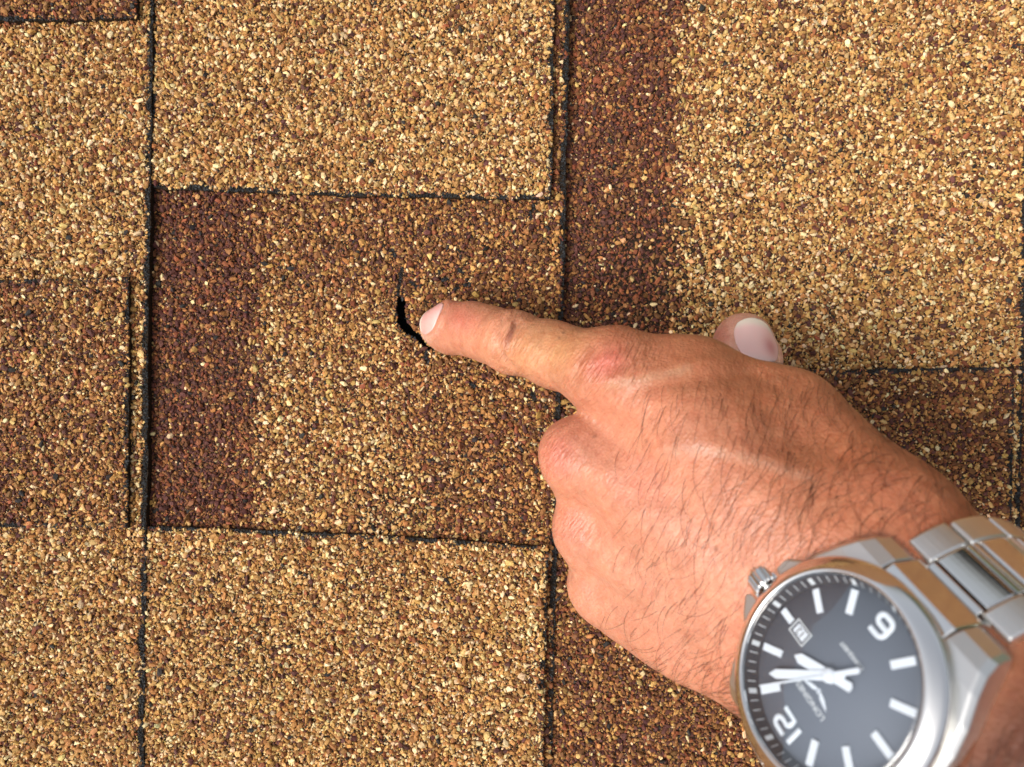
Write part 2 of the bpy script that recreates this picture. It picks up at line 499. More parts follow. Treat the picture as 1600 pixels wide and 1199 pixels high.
prims = []                                              # (group, kind, data, k)
def cap(g, a, b, ra, rb, k=6.0): prims.append((g, "cap", (np.array(a, float), np.array(b, float), ra, rb), k))
def ell(g, c, axes, r, k=6.0): prims.append((g, "ell", (np.array(c, float), np.array([norm(q) for q in axes]), np.array(r, float)), k))
def chain(g, pts, rad, k=4.0):
    for i in range(len(pts) - 1): cap(g, pts[i], pts[i + 1], rad[i], rad[i + 1], k)

HN = norm([-0.79, -0.11, 0.59])                         # the way the back of the hand faces
HA = norm([-0.58, 0.43, -0.70])                         # from wrist to knuckles
HC = norm(np.cross(HA, HN) if np.cross(HA, HN)[1] > 0 else np.cross(HN, HA))   # little finger -> index

I_TIP, I_DIP, I_PIP = P(686, 511, 7.0), P(738, 515, 20), P(800, 534, 36)
I_MCP = P(955, 583, 62)
M_MCP, R_MCP, L_MCP = P(916, 714, 57), P(933, 828, 50), P(950, 920, 43)
def wr(c, n, a=0.0): return WRIST + RAD * c + WN * n + ARM * a
# palm and back of the hand
cap("palm", I_MCP, wr(13, 2, -4), 10.5, 15, 8)
cap("palm", M_MCP, wr(5, 3, -4), 10.5, 15, 8)
cap("palm", R_MCP, wr(-4, 3, -4), 10.0, 15, 8)
cap("palm", L_MCP, wr(-11, 1, -4), 9.5, 14, 8)
for m, c in ((I_MCP, 10), (M_MCP, 4), (R_MCP, -3), (L_MCP, -10)):       # flesh of the palm
    cap("palm", m - HN * 11 - HA * 10, wr(c, -8, -6), 9, 12, 8)
cap("palm", L_MCP - HN * 10 - HA * 18, wr(-16, -8, -6), 10, 12, 8)       # heel on the little finger side
cap("palm", M_MCP + HA * 1.5 - HC * 3, R_MCP + HA * 1.5, 8.6, 8.2, 5)     # skin webs between the knuckles
cap("palm", R_MCP + HA * 1.5 - HC * 3, L_MCP + HA * 1.5, 8.2, 7.8, 5)
# wrist and forearm
for c in (-11, -3, 5, 15):
    cap("palm", wr(c * .8, 0, -8), wr(c, 0, 22), 17.5, 18.5, 8)
    cap("palm", wr(c, 0, 22), wr(c * 1.25, -2, 150), 18.5, 24, 8)
# thumb
T_TIP, T_IP, T_MCP = P(1162, 535, 21), P(1163, 612, 27), P(1260, 706, 62)
T_CMC = P(1388, 850, 98)
cap("palm", T_CMC, T_MCP, 14.5, 12.5, 8)
cap("palm", T_CMC, wr(15, 0, 6), 14.5, 16.0, 10)
cap("palm", P(1095, 594, 66), P(1230, 655, 72), 8.7, 10.5, 10)             # muscle between thumb and index
cap("palm", P(978, 583, 62), P(1095, 592, 67), 9.3, 8.4, 8)
cap("palm", P(990, 948, 50), P(1075, 992, 70), 8.8, 9.6, 8)               # little finger edge of the palm
cap("palm", P(1230, 655, 72), P(1370, 815, 98), 10.5, 12.5, 10)
cap("palm", (T_MCP + T_CMC) / 2, I_MCP - HA * 28 - HN * 6, 11, 9, 10)    # web of flesh between thumb and index
chain("thumb", [T_MCP, T_IP, T_IP * .45 + T_TIP * .55, T_TIP], [12, 9.8, 10.3, 9.3], 4)
# index finger
chain("index", [I_MCP, I_MCP * .45 + I_PIP * .55, I_PIP], [10.5, 8.8, 8.8], 4)
chain("index", [I_PIP, I_PIP * .45 + I_DIP * .55, I_DIP], [8.8, 8.0, 8.1], 4)
chain("index", [I_DIP, I_TIP * .6 + I_DIP * .4, I_TIP], [7.9, 7.9, 6.6], 4)
# three curled fingers: down from the knuckle, back to the palm, tip folded in
for g, m, L, r in (("middle", M_MCP, (43, 26, 20), 9.3), ("ring", R_MCP, (40, 24, 20), 8.8), ("little", L_MCP, (32, 19, 17), 7.8)):
    d1 = norm(HA * .20 - HN * .98); d2 = norm(-HA * .95 - HN * .10); d3 = norm(-HA * .35 + HN * .94)
    p1 = m + d1 * L[0]
    if p1[2] < r + 2.5: p1 = p1 + d1 * (r + 2.5 - p1[2]) / d1[2]
    p2 = p1 + d2 * L[1]; p3 = p2 + d3 * L[2]
    chain(g, [m, (m + p1) / 2, p1], [r * 1.08, r * .98, r], 4)
    chain(g, [p1, p2], [r * .98, r * .9], 4); chain(g, [p2, p3], [r * .9, r * .8], 4)
# knuckle heads
for m, r in ((I_MCP, 8.2), (M_MCP, 8.6), (R_MCP, 7.6), (L_MCP, 7.2)):
    ell("palm", m + HN * 3.2 + HA * 1.5, (HA, HC, HN), (r * 1.15, r * .95, r * .98), 4)

def sd_prim(kind, d, p):
    if kind == "cap":
        a, b, ra, rb = d
        ab = b - a; L2 = ab @ ab
        t = np.clip(((p - a) @ ab) / L2, 0, 1)
        q = p - a - t[..., None] * ab
        return np.sqrt((q * q).sum(-1)) - (ra + (rb - ra) * t)
    c, ax, r = d
    q = (p - c) @ ax.T
    k0 = np.sqrt(((q / r) ** 2).sum(-1)); k1 = np.sqrt(((q / (r * r)) ** 2).sum(-1)) + 1e-9
    return k0 * (k0 - 1) / k1

def smin(a, b, k):
    h = np.clip(.5 + .5 * (b - a) / k, 0, 1)
    return b + (a - b) * h - k * h * (1 - h)

VOX = 1.05
GLO = np.array([-48.0, -200.0, -3.0]); GHI = np.array([178.0, 42.0, 262.0])
gn = ((GHI - GLO) / VOX).astype(int) + 1
def eval_group(g):
    Fd = np.full(gn, 60.0, np.float32)
    for gg, kind, d, k in prims:
        if gg != g: continue
        if kind == "cap":
            lo = np.minimum(d[0] - d[2], d[1] - d[3]); hi = np.maximum(d[0] + d[2], d[1] + d[3])
        else:
            lo, hi = d[0] - d[2].max(), d[0] + d[2].max()
        i0 = np.clip(((lo - 14 - GLO) / VOX).astype(int), 0, gn - 1); i1 = np.clip(((hi + 14 - GLO) / VOX).astype(int) + 2, 1, gn)
        ax = [GLO[j] + VOX * np.arange(i0[j], i1[j]) for j in range(3)]
        p = np.stack(np.meshgrid(*ax, indexing="ij"), -1)
        sl = tuple(slice(i0[j], i1[j]) for j in range(3))
        Fd[sl] = smin(Fd[sl], sd_prim(kind, d, p).astype(np.float32), k)
    return Fd
field = eval_group("palm")
fing = np.minimum.reduce([eval_group(g) for g in ("index", "middle", "ring", "little", "thumb")])
field = smin(field, fing, 5.0)

def surface_nets(Fd):
    s = Fd < 0
    cells = tuple(n - 1 for n in Fd.shape)
    cnt = np.zeros(cells, np.int32); acc = np.zeros(cells + (3,), np.float32)
    corners = [(i, j, k) for i in (0, 1) for j in (0, 1) for k in (0, 1)]
    cs = lambda A, c: A[c[0]:A.shape[0] - 1 + c[0], c[1]:A.shape[1] - 1 + c[1], c[2]:A.shape[2] - 1 + c[2]]
    anyin = np.zeros(cells, bool); allin = np.ones(cells, bool)
    for c in corners: v = cs(s, c); anyin |= v; allin &= v
    act = np.argwhere(anyin & ~allin)
    idx = -np.ones(cells, np.int64); idx[tuple(act.T)] = np.arange(len(act))
    pos = np.zeros((len(act), 3)); n = np.zeros(len(act))
    g = {c: Fd[act[:, 0] + c[0], act[:, 1] + c[1], act[:, 2] + c[2]].astype(float) for c in corners}
    for c in corners:
        for ax in range(3):
            if c[ax] == 0:
                e = list(c); e[ax] = 1; e = tuple(e)
                a, b = g[c], g[e]; m = (a < 0) != (b < 0)
                t = np.where(m, a / np.where(a == b, 1, a - b), 0)
                q = np.tile(np.array(c, float), (len(act), 1)); q[:, ax] = t
                pos[m] += q[m]; n[m] += 1
    pos = act + pos / n[:, None]
    faces = []
    for ax in range(3):
        o1, o2 = [(1, 2), (2, 0), (0, 1)][ax]
        sl0 = [slice(None)] * 3; sl1 = [slice(None)] * 3
        sl0[ax] = slice(0, -1); sl1[ax] = slice(1, None)
        d = s[tuple(sl0)].astype(np.int8) - s[tuple(sl1)].astype(np.int8)
        e = np.argwhere(d != 0); sg = d[tuple(e.T)]
        ok = (e[:, o1] > 0) & (e[:, o2] > 0) & (e[:, o1] < cells[o1]) & (e[:, o2] < cells[o2]); e, sg = e[ok], sg[ok]
        def at(da, db):
            q = e.copy(); q[:, o1] -= da; q[:, o2] -= db
            return idx[tuple(q.T)]
        f = np.stack([at(1, 1), at(0, 1), at(0, 0), at(1, 0)], 1)
        f[sg < 0] = f[sg < 0][:, ::-1]
        faces.append(f)
    return pos, np.concatenate(faces)
pos, quads = surface_nets(field)
HV = pos * VOX + GLO
del field, fing

def edges_of(q):
    e = np.concatenate([q[:, [0, 1]], q[:, [1, 2]], q[:, [2, 3]], q[:, [3, 0]]])
    return e
def laplace(V, q, it, lam=.5):
    e = edges_of(q); n = len(V)
    deg = np.bincount(e[:, 0], minlength=n) + np.bincount(e[:, 1], minlength=n)
    for _ in range(it):
        for l in ((lam, -lam * 1.03) if it > 2 else (lam,)):
            a = np.stack([np.bincount(e[:, 0], V[e[:, 1], j], n) + np.bincount(e[:, 1], V[e[:, 0], j], n) for j in range(3)], 1)
            V = V + l * (a / deg[:, None] - V)
    return V
HV = laplace(HV, quads, 6)

def subdivide(V, q):                                    # one linear split, then smoothing
    n = len(V)
    e = np.sort(edges_of(q), 1)
    key = e[:, 0] * n + e[:, 1]
    uk, inv = np.unique(key, return_inverse=True)
    ev = np.stack([uk // n, uk % n], 1)
    m = len(q)
    E_ = inv.reshape(4, m)
    V2 = np.concatenate([V, V[ev].mean(1), V[q].mean(1)])
    ei = E_ + n; fi = np.arange(m) + n + len(uk)
    q2 = np.concatenate([np.stack([q[:, i], ei[i], fi, ei[(i - 1) % 4]], 1) for i in range(4)])
    return V2, q2
def vnormals(V, q):
    d1, d2 = V[q[:, 2]] - V[q[:, 0]], V[q[:, 3]] - V[q[:, 1]]
    fn = np.cross(d1, d2); n = len(V)
    N = np.stack([sum(np.bincount(q[:, i], fn[:, j], n) for i in range(4)) for j in range(3)], 1)
    return N / (np.linalg.norm(N, axis=1, keepdims=True) + 1e-12)
# split finely only where the lens can see the near side
HV, quads = subdivide(HV, quads)
HV = laplace(HV, quads, 3)
HNm = vnormals(HV, quads)

def polyd(px, pts):
    return dist_poly(px[:, 0], px[:, 1], np.array(pts, float), False)
def smooth01(a, b, x):
    t = np.clip((x - a) / (b - a), 0, 1); return t * t * (3 - 2 * t)

# nail plates follow the skin; the skin swells a little round them
def nail_frame(c_px, h, axis, nrm):
    return P(*c_px, h), norm(axis), norm(nrm)
AX_I = norm(I_TIP - I_DIP); NR_I = norm(np.cross(AX_I, np.cross([-.28, .36, 1.0], AX_I)))
AX_T = norm(T_TIP - T_IP); NR_T = norm(np.cross(AX_T, np.cross([.14, .0, 1.0], AX_T)))
NAILS = [dict(c=I_TIP * .80 + I_DIP * .20, ax=AX_I, n=NR_I, hw=5.7, hl=6.6),
         dict(c=T_TIP * .80 + T_IP * .20, ax=AX_T, n=NR_T, hw=6.9, hl=8.2)]
def nail_uv(nl, V):
    side = np.cross(nl["n"], nl["ax"]); d = V - nl["c"]
    return d @ nl["ax"] / nl["hl"], d @ side / nl["hw"], d @ nl["n"]
# ---- relief of the skin: creases, knuckle folds, tendons and veins (mm, along the normal)
PXV = to_px(HV); SV = (H - HV[:, 2]) / F
face_cam = (HNm * norm([0, 0, 1])).sum(1)
vis = smooth01(-.05, .25, (HNm * ((np.array([0, 0, H]) - HV) / np.linalg.norm(np.array([0, 0, H]) - HV, axis=1, keepdims=True))).sum(1))
def line_mm(pts): return polyd(PXV, pts) * SV
disp = np.zeros(len(HV))
def ridge(pts, hgt, wid, m=1.0):
    global disp
    disp = disp + hgt * np.exp(-(line_mm(pts) / wid) ** 2) * vis * m
back = smooth01(24, 34, HV[:, 2])
# fold over the middle joint of the pointing finger
for pts, hgt, wid in (([(806, 505), (801, 517), (795, 531), (792, 543)], -.85, .8), ([(785, 500), (779, 520), (780, 540), (788, 556), (800, 573)], -.45, .6),
                      ([(812, 503), (808, 520), (803, 538), (799, 556)], -.40, .6), ([(776, 506), (773, 524), (774, 545)], -.18, .5), ([(818, 506), (815, 525), (810, 545)], -.16, .6),
                      ([(797, 505), (790, 525), (787, 545)], .30, .8), ([(806, 512), (800, 535)], .15, 2.2)):
    ridge(pts, hgt, wid)
for pts in ([(716, 482), (714, 500), (716, 524)], [(722, 480), (720, 505), (722, 530)], [(710, 484), (708, 500)]):      # folds above the nail
    ridge(pts, -.13, .5)
# wrinkles of the big knuckle: short slanting lines
for i in range(15):
    t = i / 14
    cx, cy = 906 + 86 * t, 566 - 18 * math.sin(t * 3) + 10 * t
    ln = 15 + 14 * math.sin(math.pi * min(1, t * 1.2))
    ridge([(cx + ln * .42, cy - ln * .75), (cx, cy), (cx - ln * .40, cy + ln * .85)], -.13 * (1 - .45 * t), .42)
for i in range(7):
    ridge([(858 + i * 7, 690 + i * 2), (866 + i * 7, 706 + i * 2), (872 + i * 8, 722)], -.07, .5)
ridge([(893, 600), (900, 578), (910, 556), (925, 541)], -.45, 1.5)
ridge([(888, 618), (898, 604), (904, 585)], -.25, 1.1)
# cord from the index knuckle over the back of the hand, and two veins
ridge([(905, 622), (940, 602), (1000, 588), (1062, 573), (1130, 566), (1200, 566)], .70, 2.8, back)
ridge([(925, 622), (1000, 607), (1080, 592), (1180, 588)], -.5, 2.2, back)
ridge([(990, 712), (1040, 700), (1090, 694), (1150, 704), (1210, 728), (1270, 738), (1350, 742)], .42, 2.6, back)
ridge([(1030, 720), (1090, 711), (1150, 720), (1210, 744)], -.2, 2.0, back)
ridge([(955, 775), (985, 795), (1040, 800), (1100, 815), (1180, 860)], .40, 2.4, back)
ridge([(935, 742), (1000, 735), (1080, 760), (1160, 800)], .45, 4.0, back)            # middle tendon
ridge([(930, 850), (1000, 862), (1080, 890), (1140, 920)], .35, 4.0, back)            # ring tendon
ridge([(1310, 640), (1380, 700), (1450, 770)], .7, 5.0, back)
# hollows between the knuckles
for pts, hgt, wid in (([(872, 640), (905, 648), (950, 655), (1010, 660)], -.9, 5.0), ([(872, 782), (905, 780), (960, 782)], -.45, 5), ([(868, 868), (905, 876), (950, 880)], -.2, 5)):
    ridge(pts, hgt, wid, back)
# cross-hatched skin lines and pores are in the material; soft unevenness here
disp += (.22 * noise3(HV, 9.0) + .10 * noise3(HV, 3.2)) * (.4 + .6 * back)
for nl in NAILS:
    u, v, wn_ = nail_uv(nl, HV)
    r = (np.abs(np.where(u < 0, u * 1.0, u * .8)) ** 2.6 + np.abs(v) ** 2.6) ** (1 / 2.6)
    near = (wn_ > -5) & (np.abs(wn_) < 12) & (u > -2.2) & (u < 1.6)
    fold = np.exp(-((r - 1.22) / .17) ** 2) * smooth01(.55, -.1, u) * near
    disp += .55 * fold - .35 * smooth01(1.08, .9, r) * near
HV = HV + HNm * disp[:, None]
HV[:, 2] = np.maximum(HV[:, 2], -2.6)
HNm = vnormals(HV, quads)

# ---- skin colour: tan, flushed knuckles, freckles, pale pressed tips, plus painted light and shade
PXV = to_px(HV)
def blob(cx, cy, sx, sy, ang=0.0):
    a = math.radians(ang); dx, dy = PXV[:, 0] - cx, PXV[:, 1] - cy
    p, q = dx * math.cos(a) + dy * math.sin(a), -dx * math.sin(a) + dy * math.cos(a)
    return np.exp(-(p / sx) ** 2 - (q / sy) ** 2)
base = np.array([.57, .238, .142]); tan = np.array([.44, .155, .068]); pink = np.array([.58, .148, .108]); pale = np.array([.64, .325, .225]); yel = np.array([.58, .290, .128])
SKC = np.tile(base, (len(HV), 1))
def blend(c, wgt):
    global SKC
    SKC = SKC + (np.asarray(c) - SKC) * np.clip(wgt, 0, 1)[:, None]
ac = (HV - (I_MCP + WRIST) / 2) @ norm(RAD)              # how far round to the thumb side
thumb_m = smooth01(44, 34, HV[:, 2]) * smooth01(1070, 1100, PXV[:, 0])
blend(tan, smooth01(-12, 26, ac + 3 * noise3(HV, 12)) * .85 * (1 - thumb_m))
blend([.80, .45, .32], thumb_m * .8)  # lit look of the thumb, painted into the skin colour
blend([.095, .030, .013], smooth01(4, 26, (HV - WRIST) @ ARM) * .9)  # shade on the forearm beyond the watch, painted as darker skin
blend([.44, .145, .07], blob(1420, 790, 150, 70, 40) * .6)
blend(yel, blob(850, 545, 75, 45) * .8)
blend(pink, blob(945, 567, 36, 26, -20) * .75); blend([.48, .17, .09], blob(925, 552, 24, 9, -35) * .45); blend(pink, blob(872, 712, 26, 34) * .55); blend(pink, blob(893, 815, 22, 26) * .35); blend(pink, blob(1000, 755, 40, 30) * .25)
blend(pink, blob(720, 495, 26, 26) * .5); blend([.62, .28, .14], blob(770, 478, 50, 12) * .4)
blend([.27, .095, .055], blob(798, 522, 19, 5.4, 113) * .95 * vis); blend([.46, .19, .10], blob(786, 540, 30, 2.4, 75) * .5 * vis); blend([.46, .19, .10], blob(806, 530, 26, 2.2, 108) * .45 * vis)  # fold darkening at the middle joint, painted into the skin colour
blend(pale, blob(1030, 900, 150, 120) * .35)
blend(pale, blob(1165, 492, 60, 18) * .95 * (HV[:, 2] < 34)); blend(pink, blob(1120, 525, 22, 26) * .5 * (HV[:, 2] < 40))
blend([.66, .42, .31], blob(658, 528, 16, 18) * .8)
blend([.47, .36, .26], np.exp(-(polyd(PXV, [(1040, 708), (1100, 702), (1160, 714), (1260, 745)]) / 9) ** 2) * .22 * vis)
blend([.47, .36, .22], np.exp(-(polyd(PXV, [(950, 603), (1010, 592), (1075, 577)]) / 8) ** 2) * .25 * vis)
for cx, cy, r in ((929, 682, 3), (1119, 858, 4.5), (1412, 795, 4.5), (1336, 720, 3), (880, 520, 2.5), (874, 528, 2), (1010, 690, 2.5)):
    blend([.22, .085, .05], np.exp(-(np.hypot(PXV[:, 0] - cx, PXV[:, 1] - cy) / r) ** 2) * .8 * vis)
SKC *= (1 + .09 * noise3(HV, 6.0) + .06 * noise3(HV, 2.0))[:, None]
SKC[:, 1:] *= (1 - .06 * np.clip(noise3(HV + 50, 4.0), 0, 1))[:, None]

M_SKIN, nt, b = simple("skin", (.6, .32, .2), .41, spec=.5)
at = nt.nodes.new("ShaderNodeVertexColor"); at.layer_name = "tint"
co = nt.nodes.new("ShaderNodeTexCoord")
m1 = nt.nodes.new("ShaderNodeTexNoise"); m1.inputs["Scale"].default_value = 420; m1.inputs["Detail"].default_value = 5; m1.inputs["Roughness"].default_value = .7
nt.links.new(co.outputs["Object"], m1.inputs["Vector"])
r1_ = nt.nodes.new("ShaderNodeValToRGB"); e_ = r1_.color_ramp.elements
e_[0].position = .32; e_[0].color = (.86, .72, .66, 1); e_[1].position = .68; e_[1].color = (1.12, 1.20, 1.22, 1)
nt.links.new(m1.outputs[0], r1_.inputs[0])
mm = nt.nodes.new("ShaderNodeMix"); mm.data_type = "RGBA"; mm.blend_type = "MULTIPLY"; mm.inputs[0].default_value = .75
nt.links.new(at.outputs[0], mm.inputs[6]); nt.links.new(r1_.outputs[0], mm.inputs[7]); nt.links.new(mm.outputs[2], b.inputs["Base Color"])
b.inputs["Subsurface Weight"].default_value = .45
b.inputs["Subsurface Radius"].default_value = (1.0, .35, .18)
b.inputs["Subsurface Scale"].default_value = .0022
add_bump(nt, b, 1250, .6, .0002, kind="voronoi")
add_bump(nt, b, 900, .45, .0003, 2.0, vec=(1.0, .35, .6))
add_bump(nt, b, 260, .30, .0004, 4.0)
# fine slanting wrinkles where the skin bunches over the knuckles (weight stored per point)
ft = nt.nodes.new("ShaderNodeVertexColor"); ft.layer_name = "folds"
co = nt.nodes.new("ShaderNodeTexCoord"); mp = nt.nodes.new("ShaderNodeMapping"); mp.vector_type = "TEXTURE"
mp.inputs["Rotation"].default_value = (0, 0, math.radians(58)); mp.inputs["Scale"].default_value = (1 / 190, 1 / 1150, 1 / 300)
tx = nt.nodes.new("ShaderNodeTexNoise"); tx.inputs["Scale"].default_value = 1.0; tx.inputs["Detail"].default_value = 2.0
nt.links.new(co.outputs["Object"], mp.inputs[0]); nt.links.new(mp.outputs[0], tx.inputs["Vector"])
ml = nt.nodes.new("ShaderNodeMath"); ml.operation = "MULTIPLY"; nt.links.new(tx.outputs[0], ml.inputs[0]); nt.links.new(ft.outputs[0], ml.inputs[1])
bp = nt.nodes.new("ShaderNodeBump"); bp.inputs["Distance"].default_value = .0016; bp.inputs["Strength"].default_value = 1.0
nt.links.new(ml.outputs[0], bp.inputs["Height"]); nt.links.new(b.inputs["Normal"].links[0].from_socket, bp.inputs["Normal"]); nt.links.new(bp.outputs[0], b.inputs["Normal"])

person = bpy.data.objects.new("person", None); COL.objects.link(person)
person.empty_display_size = .03
tag(person, "tanned hairy left hand and forearm pressing a pointing forefinger into the shingle", "person")
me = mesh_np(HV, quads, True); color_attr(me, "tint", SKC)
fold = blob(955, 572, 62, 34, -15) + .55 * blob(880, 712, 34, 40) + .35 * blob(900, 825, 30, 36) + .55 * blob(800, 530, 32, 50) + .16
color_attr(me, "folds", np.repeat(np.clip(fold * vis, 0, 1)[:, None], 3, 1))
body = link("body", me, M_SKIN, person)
body["label"] = "bare hand with forefinger extended, thumb out and the other fingers curled"

# ---- finger nails
M_NAIL, nt, b = simple("nail", (.70, .46, .42), .27, spec=.34)
at = nt.nodes.new("ShaderNodeVertexColor"); at.layer_name = "tint"; nt.links.new(at.outputs[0], b.inputs["Base Color"])
b.inputs["Subsurface Weight"].default_value = .3; b.inputs["Subsurface Radius"].default_value = (1, .5, .4); b.inputs["Subsurface Scale"].default_value = .001
add_bump(nt, b, 1500, .12, .0001, vec=(1, .2, .2))
tri = np.concatenate([quads[:, [0, 1, 2]], quads[:, [0, 2, 3]]])
def local_bvh(c, R):
    m = (np.linalg.norm(HV - c, axis=1) < R)
    t = tri[m[tri].all(1)]; used = np.unique(t); mp = -np.ones(len(HV), int); mp[used] = np.arange(len(used))
    return BVHTree.FromPolygons([Vector(v) for v in HV[used]], mp[t].tolist())
def make_nail(nl, which):
    bv = local_bvh(nl["c"], 24)
    side = np.cross(nl["n"], nl["ax"])
    NU, NVv = 28, 28
    V, C = [], []
    ok = True
    for i in range(NU + 1):
        for j in range(NVv + 1):
            a, c = 2 * i / NU - 1, 2 * j / NVv - 1
            # square -> rounded plate
            u = a * math.sqrt(1 - .46 * c * c); v = c * math.sqrt(1 - .40 * a * a)
            o = nl["c"] + nl["ax"] * u * nl["hl"] + side * v * nl["hw"] + nl["n"] * 16
            hit, nn, _, _ = bv.ray_cast(Vector(o), Vector(-nl["n"]), 30)
            q = np.array(hit) if hit is not None else o - nl["n"] * 16
            edge = max(abs(a), abs(c))
            V.append(q)
            w_lun = smooth01(-.55, -.95, u); w_tip = smooth01(*((.66, .95) if which == 0 else (.46, .84)), u + .15 * v * v)
            col = np.array([.80, .42, .37] if which == 0 else [.95, .60, .54])  # thumb nail lighter: its colour makes up for the hand's shade
            if which == 1: col = col + (np.array([.60, .22, .21]) - col) * math.exp(-((v + .50) / .36) ** 2 - ((u + .25) / .45) ** 2) * .8
            col = col + (np.array([.78, .60, .56]) - col) * w_lun * .5
            col = col + (np.array([.92, .78, .64]) - col) * w_tip
            C.append(col)
    V = np.array(V).reshape(NU + 1, NVv + 1, 3)
    # level the plate: a smooth arch rather than every skin lump
    for _ in range(10):
        W = V.copy()
        W[1:-1, 1:-1] = (V[:-2, 1:-1] + V[2:, 1:-1] + V[1:-1, :-2] + V[1:-1, 2:]) / 4
        V = W
    aa = np.linspace(-1, 1, NU + 1)[:, None]; cc = np.linspace(-1, 1, NVv + 1)[None]
    lift = .50 - .24 * np.maximum(np.abs(cc) ** 6, np.clip(-aa, 0, 1) ** 6) + 0 * aa
    top = V + nl["n"] * lift[..., None]; bot = V - nl["n"] * .35
    n1 = (NU + 1) * (NVv + 1)
    allv = np.concatenate([top.reshape(-1, 3), bot.reshape(-1, 3)])
    id_ = np.arange(n1).reshape(NU + 1, NVv + 1)
    q = np.stack([id_[:-1, :-1], id_[1:, :-1], id_[1:, 1:], id_[:-1, 1:]], -1).reshape(-1, 4)
    ring = np.concatenate([id_[0, :-1], id_[:-1, -1], id_[-1, :0:-1], id_[:0:-1, 0]])
    rn = np.roll(ring, -1)
    sides = np.stack([ring, rn, rn + n1, ring + n1], 1)
    me = mesh_np(allv, np.concatenate([q, q[:, ::-1] + n1, sides]), True)
    color_attr(me, "tint", np.concatenate([C, C]))
    o = link("finger_nail" if which == 0 else "thumb_nail", me, M_NAIL, person)
    return o
make_nail(NAILS[0], 0); make_nail(NAILS[1], 1)

# ---- hair on the back of the hand and arm
M_HAIR, nt, b = simple("body_hair", (.052, .023, .012), .4, spec=.5)
def grow_hair():
    a, b_, c = HV[tri[:, 0]], HV[tri[:, 1]], HV[tri[:, 2]]
    cen = (a + b_ + c) / 3; fn = np.cross(b_ - a, c - a); ar = np.linalg.norm(fn, axis=1) / 2; fn = fn / (2 * ar[:, None] + 1e-12)
    view = np.array([0, 0, H]) - cen; view /= np.linalg.norm(view, axis=1, keepdims=True)
    px = to_px(cen)
    x, y = px[:, 0], px[:, 1]
    along = (cen - WRIST) @ ARM                          # + up the arm, - towards the knuckles
    dens = .34 * smooth01(940, 1040, x) + .55 * smooth01(1040, 1330, x) + .5 * smooth01(880, 1010, y) * smooth01(1000, 1100, x)
    dens *= smooth01(570, 630, y + .12 * (x - 1100).clip(0)) * smooth01(930, 985, x + .10 * (y - 600))
    dens *= smooth01(18, 40, cen[:, 2]) * smooth01(-.15, .12, (fn * view).sum(1))
    dens *= (1 - .85 * (((along > -2)) & (along < 22)))   # under the watch
    dens *= .8 + .25 * noise3(cen, 9.0)
    dens = np.clip(dens, 0, None)
    wgt = ar * dens
    n = 6400
    cum = np.cumsum(wgt); ti = np.searchsorted(cum, rng.random(n) * cum[-1])
    r1, r2 = np.sqrt(rng.random(n)), rng.random(n)
    root = a[ti] * (1 - r1)[:, None] + b_[ti] * (r1 * (1 - r2))[:, None] + c[ti] * (r1 * r2)[:, None]
    m = (cen[:, 2] > 15) & (cen[:, 2] < 215)
    t = tri[m]; used = np.unique(t); mp = -np.ones(len(HV), int); mp[used] = np.arange(len(used))
    bv = BVHTree.FromPolygons([Vector(v) for v in HV[used]], mp[t].tolist())
    V, T = [], []
    SEG = 10
    for i in range(n):
        X, Y = to_px(root[i]); N = fn[ti[i]]
        k = float(smooth01(1120, 1430, X) * smooth01(980, 760, Y))
        ang = math.radians(247 - 52 * k + rng.normal(0, 7))
        curv = math.radians(rng.normal(1.2, 2.4) * (1 - k) + k * rng.normal(6.5, 3.5))
        if rng.random() < .05: curv *= 3; ang += rng.normal(0, .4)
        fine = rng.random() < .35
        L = rng.uniform(2.2, 5.0) if fine else rng.uniform(6.0, 15.0) * (1 + .35 * k)
        rad = rng.uniform(.020, .031) if fine else rng.uniform(.033, .056)
        hmax = rng.uniform(.10, .55) * (1.8 if rng.random() < .12 else 1)
        p = Vector(root[i]); nn = Vector(N); pts = [p - nn * .05]; st = L / SEG; base = p.copy()
        for j in range(1, SEG + 1):
            d = Vector((math.cos(ang), math.sin(ang), 0))
            # the tangent whose picture on the level roof runs along d
            if abs(nn.z) > .25: d.z = -(d.x * nn.x + d.y * nn.y) / nn.z
            d = (d - nn * d.dot(nn)).normalized()
            base = base + d * st
            loc, n2, _, _ = bv.find_nearest(base)
            if loc is None: break
            nn = (nn * .5 + n2 * .5).normalized(); base = loc
            tt = j / SEG
            pts.append(base + nn * (.06 + hmax * math.sin(tt * 2.4)))
            ang += curv * st
        if len(pts) < 5: continue
        off = sum(len(v) for v in V) if False else grow_hair.off
        m_ = len(pts)
        A = np.array([tuple(q) for q in pts]); tg = np.gradient(A, axis=0); tg /= np.linalg.norm(tg, axis=1, keepdims=True) + 1e-9
        s1 = np.cross(tg, np.array(nn)); s1 /= np.linalg.norm(s1, axis=1, keepdims=True) + 1e-9; s2 = np.cross(tg, s1)
        rr = rad * np.linspace(1, .25, m_)[:, None] ** .8
        ring = np.stack([A + rr * (math.cos(q) * s1 + math.sin(q) * s2) for q in (0, 2.094, 4.189)], 1)
        V.append(ring.reshape(-1, 3))
        id_ = np.arange(m_ * 3).reshape(m_, 3) + off
        for q in range(3):
            T.append(np.stack([id_[:-1, q], id_[:-1, (q + 1) % 3], id_[1:, (q + 1) % 3], id_[1:, q]], 1))
        grow_hair.off += m_ * 3
    me = mesh_np(np.concatenate(V), np.concatenate(T), True)
    o = link("arm_hair", me, M_HAIR, person); o["kind"] = "stuff"
grow_hair.off = 0
grow_hair()

